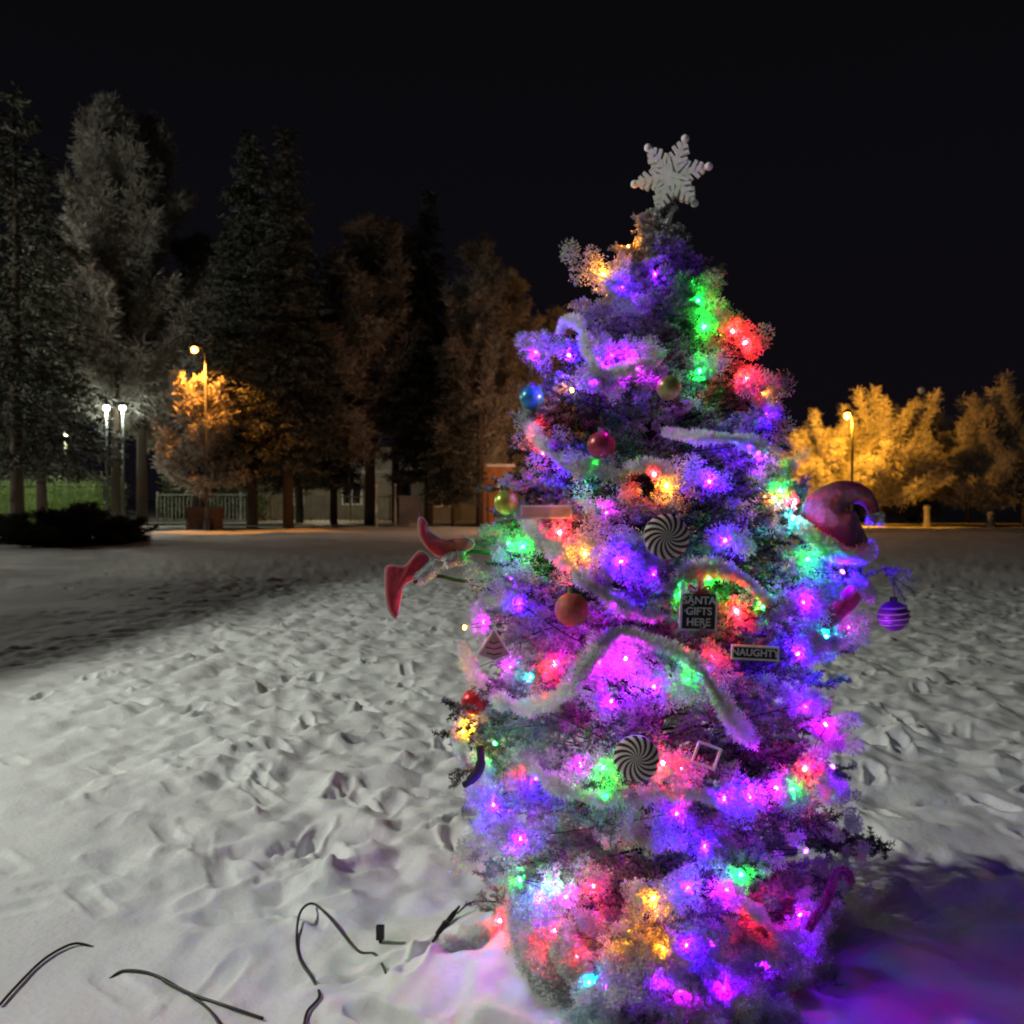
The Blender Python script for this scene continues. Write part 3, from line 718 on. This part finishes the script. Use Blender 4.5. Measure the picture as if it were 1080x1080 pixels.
V, Fq, A = fuzz([q-o0 for q in cf], .026, 30000, np.random.default_rng(13), w=.002)
o = link('tinsel_tuft', npmesh('tinsel_tuft', V, Fq, M_TINSEL, A), None, o0); tag(o, 'fluffy white tinsel tuft below the red sleeve, lit turquoise', 'tinsel')
b = MB(); b.tube([q-o0 for q in cf], .010, 7); b.build('core', M_WHITE, o)

# ------------------------------------------------------------------ cables on the snow
def cable(pxs, label, r=.0045, lift=.008):
    P = [ground_at(x, y) + Vector((0, 0, lift + (h_[0] if h_ else 0))) for x, y, *h_ in pxs]
    o0 = P[0].copy(); b = MB(); b.tube([q-o0 for q in smooth_path(P, 8)], r, 8); o = b.build('power_cable', M_BLACK, None, o0)
    tag(o, label, 'cable', 'black cables on the snow'); return o
cable([(318,1095),(322,1075),(335,1058),(328,1040),(315,1020),(311,995),(315,974,.02),(328,967,.03),(345,978,.02),(375,1008),(395,1023),(407,1030,-.015)], 'black cable making a tall loop in the middle of the snow')
cable([(433,1027,-.01),(448,1012),(458,1000)], 'short black cable running up to the inline connector')
cable([(482,972,.01),(495,964,.02),(512,962,.02),(535,966,.02),(552,975,.0)], 'thin black cable from the connector into the tinsel at the tree foot', .003)
cable([(-5,1067),(15,1045),(40,1020),(62,1006),(78,1001),(95,1002,-.01)], 'black cable end at the left edge of the snow')
cable([(112,1036,-.01),(125,1031),(145,1031),(165,1038),(190,1052),(215,1070),(230,1090)], 'black cable curving at the bottom, upper of the crossing pair')
cable([(168,1040),(200,1056),(235,1068),(275,1082)], 'black cable at the bottom, lower straight one of the crossing pair')
A_ = ground_at(456, 1003) + Vector((0, 0, .02)); B_ = ground_at(484, 968) + Vector((0, 0, .03))
e = empty('cable_connector', A_, 'black inline plug connector lying on the snow left of the tree foot', 'connector')
b = MB(); D_ = B_ - A_
b.tube([D_*t_ for t_ in (0, .15, .2, .45, .5, .8, .85, 1)], [.005, .007, .012, .013, .010, .009, .006, .004], 12); b.build('plug_body', M_BLACK, e)
b = MB(); b.tube([D_*.45, D_*.49], [.0145, .0145], 12); b.build('collar', M_METAL, e)
g0 = ground_at(400, 998)
e = empty('ground_stake', g0, 'small black stake standing in the snow beside the cable loop', 'stake')
b = MB(); b.box((0, 0, .035), (.026, .018, .045)); b.build('head', M_BLACK, e)
b = MB(); b.tube([(0, 0, -.05), (0, 0, .012)], [.002, .006], 8); b.build('spike', M_BLACK, e)

# ------------------------------------------------------------------ trees in the background
def needle_tree(name, h, r, seed, m, bare=.12, fr=(.1, .6), droop=.28, dens=1.0, leaf=.30, shape=1.0, wid=.09):
    g_ = np.random.default_rng(seed); P0 = []; P1 = []; Fz = []
    z_ = bare*h
    while z_ < h*.99:
        u = (z_ - bare*h)/(h*(1-bare)); prof = (1-u)**(.75*shape) * (0.72+.28*min(1, u*6))
        nb = max(4, int(10*dens*(1-.4*u)))
        for k in range(nb):
            az = g_.uniform(0, 6.283); L = r*prof*g_.uniform(.55, 1.12) + .12
            n = max(3, int(L/.16)); ts = np.linspace(.15, 1, n)
            d = np.array([math.cos(az), math.sin(az), 0]); zz = z_ + g_.normal()*.15
            f0 = g_.uniform(*fr)
            for t_ in ts:
                p = np.array([0, 0, zz]) + d*L*t_ + np.array([0, 0, -droop*L*t_**1.3 + .12*L*max(0, t_-.7)])
                m_ = 3 + int(2*dens)
                sp = .16*L*(1.15-t_) + .08
                q0 = p + g_.normal(size=(m_, 3))*np.array([sp, sp, .05])
                dr = d*.6 + g_.normal(size=(m_, 3))*np.array([.6, .6, .25]) + np.array([0, 0, -.28])
                P0.append(q0); P1.append(q0 + unit(dr)*leaf*g_.uniform(.5, 1.1, (m_, 1))); Fz.append(np.full(m_, f0) + g_.normal(size=m_)*.12)
        z_ += .26/dens
    P0 = np.vstack(P0); P1 = np.vstack(P1); Fz = np.clip(np.concatenate(Fz), 0, 1)
    V, Fq, A = strips(P0, P1, wid, wid*.4, Fz*.7, Fz, g_)
    crown = npmesh('crown', V, Fq, m, A)
    b = MB(); b.tube([(0, 0, -.3), (0, 0, h*.3), (.05, 0, h*.7), (0, 0, h*.98)], [.22+h*.004, .19, .11, .02], 10)
    tro = b.build('trunk', M_BARK); trm = tro.data; bpy.data.objects.remove(tro)
    return crown, trm
def twig_tree(h, r, seed, m, bare=.2, n_l=30, up=.9, fr=(.2, .9), n_tw=260, tl_=.45, wid=.03, round_=False, fork=1):
    """leafless tree thick with hoar frost"""
    g_ = np.random.default_rng(seed); P0 = []; P1 = []; Fz = []; b = MB()
    b.tube([(0, 0, -.3), (.05, 0, h*.25), (-.05, .05, h*.6), (0, 0, h*.97)], [.10+h*.008, .08+h*.006, .03+h*.004, .02], 9)
    for k in range(n_l):
        u = (k+g_.random())/n_l; z0 = h*(bare + (.92-bare)*u*(.55 if round_ else 1)); az = g_.uniform(0, 6.283)
        if round_: L = r*g_.uniform(.75, 1.15); el = R(18)+u*R(52)+g_.normal()*.14
        else: L = r*((1-u)**.65*.95+.10)*g_.uniform(.7, 1.15)*1.35; el = R(42)+g_.normal()*.15
        d = np.array([math.cos(az)*math.cos(el), math.sin(az)*math.cos(el), math.sin(el)])
        c0 = np.array([0, 0, z0]); end = lambda t_: c0 + d*L*t_ + np.array([0, 0, (up-.9)*L*t_*t_ + .12*L*t_*t_])
        b.tube([c0, end(.5), end(1)], [.05, .03, .012], 5)
        t_ = g_.random(n_tw)**.7*.9+.1
        base = c0 + d*L*t_[:, None]; base[:, 2] += .12*L*t_**2 + (up-.9)*L*t_**2
        dr = unit(d*.5 + g_.normal(size=(n_tw, 3))*.62 + np.array([0, 0, .35 if round_ else .1]))
        # two-step twigs: shoot then side sprays
        l1 = tl_*g_.uniform(.5, 1.6, (n_tw, 1))*(1.2-.5*t_[:, None]); e1 = base + dr*l1
        P0.append(base); P1.append(e1); Fz.append(g_.uniform(fr[0], fr[1])+g_.normal(size=n_tw)*.15)
        for s in range(3):
            q = base + dr*l1*g_.uniform(.3, 1, (n_tw, 1)); d2 = unit(dr + g_.normal(size=(n_tw, 3))*.7)
            P0.append(q); P1.append(q + d2*tl_*g_.uniform(.3, .9, (n_tw, 1))); Fz.append(g_.uniform(fr[0], fr[1])+g_.normal(size=n_tw)*.15)
    P0 = np.vstack(P0); P1 = np.vstack(P1); Fz = np.clip(np.concatenate(Fz), 0, 1)
    V, Fq, A = strips(P0, P1, wid, wid*.5, Fz*.8, Fz, g_)
    crown = npmesh('crown', V, Fq, m, A); tro = b.build('trunk', M_BARK); trm = tro.data; bpy.data.objects.remove(tro)
    return crown, trm
def plant(kind, proto, px, Y, label, cat, group, s=1.0, rz=0., sz=None, X=None):
    x = (px-CX)/F*Y if X is None else X
    e = empty(kind, (x, Y, gz(x, Y)-.05), label, cat, group, rz); e.scale = (s, s, sz or s)
    link('crown', proto[0], e); link('trunk', proto[1], e); return e
SP1 = needle_tree('s1', 20, 4.3, 41, M_SPRUCE, .15, (.05, .40))
SP2 = needle_tree('s2', 20, 3.2, 42, M_SPRUCE, .15, (.05, .45), droop=.2)
SP3 = needle_tree('s3', 16, 4.4, 43, M_SPRUCE, .2, (.0, .2), droop=.42, dens=.62, leaf=.38)
BI1 = twig_tree(20, 3.6, 51, M_HOAR, .20, 60, .9, (.3, .8), 260, .55, .035)
BI2 = twig_tree(17, 2.7, 52, M_HOAR, .16, 52, .9, (.1, .5), 230, .5, .035)
WI1 = twig_tree(6.3, 4.1, 53, M_HOAR, .16, 60, .9, (.4, 1), 330, .42, .026, round_=True)
WI2 = twig_tree(6.8, 4.2, 54, M_HOAR, .16, 60, 1.0, (.3, .9), 330, .42, .026, round_=True)
G_ = 'tall trees along the left edge of the park'
HT = lambda top, Y: 1.5 + (HY-top)/F*Y
def tall(kind, proto, base_h, px, Y, top, label, rz=0., w=1.0):
    s = HT(top, Y)/base_h; e = plant(kind, proto, px, Y, label, 'tree', G_, s, rz); e.scale = (s*w, s*w, s); return e
tall('spruce_tree', SP3, 16, 18, 34, 95, 'dark spruce with long layered boughs at the left edge', 1.0, .95)
tall('spruce_tree', SP3, 16, 44, 43, 190, 'smaller dark spruce half hidden behind the leftmost one', 2.4, .9)
tall('bare_tree', BI1, 20, 122, 47, 92, 'tall pale frosted tree, left stem of the pale pair', 0, .9)
tall('bare_tree', BI1, 20, 150, 49, 110, 'tall pale frosted tree, right one of the pale pair', 2.0, 1.05)
tall('bare_tree', BI2, 17, 208, 52, 235, 'brownish frosted tree rising behind the lamp lit small tree', .4, 1.25)
tall('spruce_tree', SP1, 20, 266, 46, 140, 'broad dark spruce right of the lamp lit tree', 0, 1.0)
tall('spruce_tree', SP2, 20, 304, 44, 132, 'tallest narrow dark spruce beside the broad one', 1.3, .95)
tall('spruce_tree', SP1, 20, 316, 50, 225, 'shorter dark spruce behind the tallest one', 3, .9)
tall('spruce_tree', SP2, 20, 352, 48, 260, 'dim spruce filling the gap before the brown trees', 4, 1.0)
tall('bare_tree', BI2, 17, 390, 47, 215, 'wide brown frosted tree in the middle of the row', 1.1, 1.35)
tall('bare_tree', BI2, 17, 418, 50, 222, 'brown frosted tree just right of the wide brown one', 2.9, 1.1)
tall('spruce_tree', SP2, 20, 452, 48, 198, 'dark spruce tip showing between the brown trees', 2, .95)
tall('bare_tree', BI2, 17, 506, 46, 238, 'reddish brown frosted tree near the decorated tree', .2, 1.0)
tall('bare_tree', BI2, 17, 538, 50, 275, 'reddish brown tree behind the left edge of the decorated tree', 3.3, 1.0)
tall('bare_tree', BI2, 17, 585, 52, 318, 'small reddish brown tree peeping out left of the decorated tree', 5.0, 1.15)
tall('spruce_tree', SP1, 20, 478, 45, 345, 'low dark spruce with drooping boughs before the brown trees', 5, .85)
# the small tree lit orange by the lamp
SM = twig_tree(8.2, 2.5, 47, M_HOAR, .22, 40, .9, (.3, 1), 150, .42, .06, round_=True)
e = plant('bare_tree', SM, 212, 42.6, 'small frosted tree glowing orange under the street lamp', 'tree', None, .98, .3); e.scale = (.98, .98, .98)
b = MB(); b.box((0, 0, .5), (1.3, 1.3, 1.0)); b.box((0, 0, 1.04), (1.45, 1.45, .08))
o = b.build('tree_planter', mat('brown_planter', (.16, .08, .05), .8, noise=(6, .4)), None, ((219-CX)/F*43, 42.6, gz(-14.5, 42.6)))
tag(o, 'square brown planter box round the foot of the lamp lit tree', 'planter')
GW = 'frosted bushy trees behind the road'
plant('willow_tree', WI1, 872, 49, 'bushy frosted tree left of the lamp, lit bright amber', 'tree', GW, .80, 0)
plant('willow_tree', WI2, 932, 49.5, 'bushy frosted tree right of the lamp, lit bright amber', 'tree', GW, .92, 1)
plant('willow_tree', WI1, 1022, 50, 'bushy brown frosted tree with its pale trunk showing, farther right', 'tree', GW, .86, 2)
plant('willow_tree', WI2, 1082, 48, 'bushy brown frosted tree cut by the right edge', 'tree', GW, 1.0, 3)
plant('willow_tree', WI2, 800, 54, 'frosted tree mostly hidden behind the right flank of the decorated tree', 'tree', GW, .7, 4)
plant('willow_tree', WI1, 975, 62, 'dim frosted tree behind the amber lit pair', 'tree', GW, 1.0, 4.4)
for o_w in [o for o in COL.objects if o.name.startswith('willow_tree')]: o_w.scale = (o_w.scale.x*1.14, o_w.scale.y*1.14, o_w.scale.z*.90)
# dark brush under the left trees
BR = twig_tree(1.5, 1.6, 60, frost_mat('dark_brush', (.03, .03, .02), (.12, .12, .09), 0), .05, 26, .9, (.0, .5), 160, .3, .03, round_=True)
for i, (px, Y, s, lb) in enumerate([(12, 29, .38, 'low dark bush at the far left under the spruce'), (52, 28, .36, 'low dark bush between the two left trunks'),
                                  (92, 28.5, .5, 'broadest low dark bush left of the lamp posts'), (130, 29.5, .35, 'small dark bush at the foot of the pale trunks')]):
    e = plant('shrub', BR, px, Y, lb, 'bush', 'dark bushes under the left trees', s, i*.4); e.scale = (s*2.6, s*1.6, s*1.05)

# ------------------------------------------------------------------ street lamps, some of them added
def street_lamp(px, py, Y, color, power, label, glow=60, arm=0.0, head_r=.14, X=None, zz=None, back=None, cone=164):
    x = (px-CX)/F*Y if X is None else X; z_ = 1.5+(HY-py)/F*Y if zz is None else zz; g0 = gz(x, Y)
    e = empty('street_lamp', (x+arm, Y, g0), label, 'street lamp'); H = z_-g0
    b = MB(); b.tube([(0, 0, -.2), (0, 0, 1.0), (0, 0, H-.2 if arm else H+.1)], [.09, .07, .05], 10)
    b.lathe([(.14, 0), (.14, .35), (.08, .45)], n=12)
    if arm: b.tube([(0, 0, H-.25), (-arm*.4, 0, H+.1), (-arm, 0, H+.18)], .03, 8)
    b.build('pole', M_METAL, e)
    hd = MB(); hd.lathe([(.02, .30), (.10, .26), (.24, .12), (.26, .08), (.24, .08)], (-arm, 0, H), 16); hd.build('lamp_head', M_METAL, e)
    g2 = MB(); g2.ball((-arm, 0, H-.02), head_r, 14)
    ml = mat('lamp_glass', (.8, .8, .8), .3, emit=color, strength=glow)
    gl = g2.build('lamp_glass', ml, e)
    l = lamp('bulb_light', 'SPOT' if back else 'POINT', (-arm, -.05, H-.02-head_r-.08), color, power, .08, e)
    if back: l.data.spot_size = R(cone); l.data.spot_blend = .25; l.rotation_euler = Vector(back).to_track_quat('-Z', 'Y').to_euler()
    return e
ORANGE = (1.0, .34, .04); AMBER = (1.0, .40, .025); COOL = (.93, 1.0, .86)
street_lamp(206, 369, 40.8, ORANGE, 2200, 'tall street lamp glowing orange above the small left tree', 40, .5, back=(.1, .42, -.9), cone=100)
street_lamp(893, 438, 43.8, AMBER, 4600, 'street lamp glowing amber in front of the right trees', 40, .25, back=(0, 1, -.12))
street_lamp(113, 430, 45, COOL, 260, 'left one of two white lamps between the pale trunks', 40)
street_lamp(130, 430, 46, COOL, 260, 'right one of two white lamps between the pale trunks', 40)
street_lamp(0, 0, 49.5, (.95, 1, .6), 900, 'added white lamp beyond the fence at the far left, lighting it', 40, 0, X=-24.5, zz=5)  # lamp added here to light the far left fence
street_lamp(640, 470, 40, (1, .50, .27), 1300, 'added orange lamp hidden behind the decorated tree, lighting the brown trees', 40, .3)  # unseen lamp added to light the brown trees orange
street_lamp(0, 0, 40, (.97, .95, .78), 1200, 'added lamp outside the frame on the left, brightening the pale trees', 40, .3, X=-26.5, zz=11)  # unseen lamp added to brighten the pale frosted trees
street_lamp(0, 0, 25, (1, .97, .82), 4300, 'nearer added lamp outside the frame on the left, standing in for town glow', 40, .3, X=-29, zz=8)  # unseen lamp added to lift the fronts of the tree row and far field
street_lamp(345, 480, 55, (1, .8, .5), 300, 'added warm lamp hidden behind the dark spruce row, lighting the ground there', 40, .3)  # unseen lamp added to light the ground behind the trunks
# unlit globe lamp on the right
x = (971-CX)/F*56; e = empty('street_lamp', (x, 56, 0), 'unlit pale globe lamp behind the gap between the right trees', 'street lamp')
b = MB(); b.tube([(0, 0, 0), (0, 0, 8.0)], [.09, .05], 8); b.build('pole', M_METAL, e); b = MB(); b.ball((0, 0, 8.15), .24, 16); b.build('globe', M_WHITE, e)
# assumed flood light fixture, out of view left of the camera
e = empty('assumed_floodlight_post', (FLOOD[0]-.25, FLOOD[1]-.07, 0), 'assumed steel post with a white floodlight, unseen left of the camera', 'floodlight')
b = MB(); b.tube([(0, 0, -.2), (0, 0, 7.1)], [.09, .06], 10); b.build('pole', M_METAL, e)
b = MB(); b.box((.08, .02, 7.0), (.16, .34, .26), R(8)); b.build('lamp_head', M_METAL, e)

# ------------------------------------------------------------------ fences, posts, buildings far off
def picket(x0, x1, Y, h, label, m, step=.22, top=True):
    e = empty('fence', ((x0+x1)/2, Y, gz((x0+x1)/2, Y)), label, 'fence'); hw = (x1-x0)/2
    b = MB(); n = int((x1-x0)/step)
    for i in range(n+1): b.box((-hw+i*step, 0, h*.45), (.05, .03, h*.95))
    b.build('picket', m, e).name = 'pickets'
    b = MB()
    for z_ in (.25, h): b.box((0, .04, z_), (2*hw, .05, .08))
    b.build('rail', m, e)
    b = MB()
    for i in range(int(2*hw/2.4)+1): b.box((-hw+i*2.4, .1, h*.55), (.12, .08, h*1.1))
    b.build('posts', m, e)
picket(-29.5, -22.0, 48.5, 2.2, 'fence with a top rail at the far left, green light in its colour', mat('green_lit_fence_paint', (.14, .24, .04), .6, noise=(4, .3)), step=.12)  # green light falling on this fence is put into its paint colour
picket(-20.5, -15.2, 52, 1.7, 'pale picket fence behind the white lamps', mat('weathered_pale_paint', (.38, .38, .35), .8, noise=(3, .4)))
picket(-14.6, -6.5, 54.5, 1.6, 'dim pale fence behind the dark spruce trunks', mat('weathered_grey_paint', (.25, .25, .22), .8, noise=(3, .4)), .3)
def hedge(x0, x1, Y, h, label):
    g_ = np.random.default_rng(int(abs(x0)*10)); n = int((x1-x0)*900)
    P = np.stack([g_.uniform(x0, x1, n), Y+g_.normal(size=n)*.5, g_.uniform(0, h, n)*g_.uniform(.8, 1.1, n)], 1)
    V, Fq, A = strips(P, P+g_.normal(size=(n, 3))*.16, .08, .05, g_.random(n)*.5, g_.random(n), g_)
    o = link('hedge', npmesh('hedge', V-np.array([(x0+x1)/2, Y, 0]), Fq, frost_mat('hedge_leaf', (.04, .07, .02), (.3, .34, .22), 0), A), None, ((x0+x1)/2, Y, 0)); tag(o, label, 'hedge')
hedge(-31, -22, 51, 2.6, 'green frosted hedge behind the far left fence')
hedge(-20.8, -14.8, 54.2, 3.0, 'frosted hedge behind the pale picket fence')
def house(x0, x1, Y, d, h, rh, wall, label, win=()):
    e = empty('house', ((x0+x1)/2, Y, 0), label, 'house'); w = x1-x0
    b = MB(); b.box((0, d/2, h/2), (w, d, h)); wa = b.build('wall', wall, e)
    b = MB(); b.add([(-w/2-.4, -.4, h+.003), (w/2+.4, -.4, h+.003), (w/2+.4, d+.4, h+.003), (-w/2-.4, d+.4, h+.003), (-w/2-.4, d/2, h+rh), (w/2+.4, d/2, h+rh)],
                   [(0, 1, 5, 4), (2, 3, 4, 5), (0, 4, 3), (1, 2, 5), (3, 2, 1, 0)]); b.build('roof', M_SNOW, e)
    for wx, wz in win:
        b = MB()
        for dx in (-.65, .65): b.box((wx+dx, -.04, wz), (.1, .12, 1.4))
        for dz in (-.65, .65): b.box((wx, -.04, wz+dz), (1.2, .118, .1))
        b.box((wx, -.02, wz), (.05, .06, 1.2))
        f = b.build('window', M_WHITE, e); b = MB(); b.box((wx, -.01, wz), (1.2, .03, 1.2)); b.build('pane', M_PANE, f)
M_PANE = mat('dark_window_glass', (.02, .02, .025), .1, noise=(3, .2))
house(-20, -8, 62, 8, 3.2, 2.0, mat('pale_render', (.24, .23, .2), .8, noise=(1.5, .25)), 'long pale low house behind the left trees', [(-4, 1.7), (-1, 1.7), (3, 1.7)])
house(-6.5, 1.5, 58, 8, 2.9, 1.6, mat('grey_render', (.2, .2, .2), .8, noise=(1.5, .25)), 'grey low building behind the brown trees', [(-2, 1.6), (1.6, 1.6)])
# kiosk left of the decorated tree, orange light put into its wall colour
e = empty('kiosk', ((518-CX)/F*47, 47, gz(-1.1, 47)), 'narrow kiosk wall lit orange just left of the decorated tree', 'kiosk')
b = MB(); b.box((.35, .6, 1.55), (1.5, 1.2, 3.1)); b.build('wall', mat('orange_lit_paint', (.4, .17, .05), .7, noise=(3, .25)), e)
b = MB(); b.box((.35, .6, 3.18), (1.8, 1.5, .14)); b.build('roof', M_SNOW, e)
b = MB(); b.box((-.15, -.03, 1.1), (.05, .06, 2.1)); b.box((.65, -.03, 1.1), (.05, .06, 2.1)); b.box((.25, -.03, 2.18), (.85, .062, .06)); b.build('door_frame', M_METAL, e)
# white box and posts under the trees
o = MB(); o.box((0, 0, .75), (1.1, .7, 1.5)); o.box((0, 0, 1.53), (1.25, .85, .07)); o = o.build('utility_cabinet', mat('pale_cabinet', (.5, .5, .52), .6, noise=(3, .15)), None, (*at(433, 545, 46)[:2], .05)); tag(o, 'pale utility cabinet under the brown trees', 'cabinet')
for i, (px, lb) in enumerate([(417, 'pale thin post beside the wide brown tree'), (397, 'pale thin post left of the wide brown tree trunk'), (527, 'pale post by the kiosk')]):
    b = MB(); b.tube([(0, 0, -.1), (0, 0, 2.1)], [.07, .06], 8); b.ball((0, 0, 2.14), .08, 10); o = b.build('post', M_WHITE, None, (*at(px, 550, 45.5)[:2], 0)); tag(o, lb, 'post', 'pale posts under the trees')
# bollards on the right
for px, h, lb in [(978, 1.0, 'taller concrete bollard at the road, left of the pale trunk'), (1045, .65, 'shorter concrete bollard at the road, right of the pale trunk')]:
    b = MB(); b.lathe([(.0001, h+.06), (.17, h), (.2, h*.85), (.16, h*.8), (.16, .1), (.22, .08), (.22, -.1)][::-1], n=16)
    o = b.build('bollard', mat('concrete', (.22, .21, .19), .85, noise=(5, .3)), None, (*at(px, 553, 46.8)[:2], .08)); tag(o, lb, 'bollard', 'concrete bollards by the road')
# parked van, dark with snow on its roof
x, y = at(942, 553, 50.5)[:2]
e = empty('parked_van', (x, y, .12), 'dark parked van with a snowy roof beyond the road', 'van')
b = MB(); body = [(-2.2, .35), (2.2, .35), (2.25, 1.0), (1.5, 1.15), (1.0, 1.95), (.6, 2.1), (-1.9, 2.1), (-2.2, 1.8)]
prism(b, body, -.9, .9); b.build('body', mat('dark_car_paint', (.012, .012, .015), .3, coat=.5, noise=(4, .2)), e)
b = MB(); prism(b, [(-1.8, 2.103), (.6, 2.103), (.5, 2.2), (-.5, 2.26), (-1.7, 2.2)], -.8, .8); b.build('roof_snow', M_SNOW, e)
for sx in (-1.4, 1.45):
    for sy in (-.86, .86):
        b = MB(); b.tube([(sx, sy-.1, .35), (sx, sy+.1, .35)], .34, 18); wl = b.build('wheel', M_BLACK, e)
        b = MB(); b.tube([(sx, sy-.11, .35), (sx, sy+.11, .35)], .18, 14); b.build('rim', M_METAL, wl)
b = MB(); b.box((.55, -.905, 1.55), (.9, .02, .6)); b.box((-.7, -.905, 1.55), (1.2, .02, .6)); b.build('window', M_PANE, e)
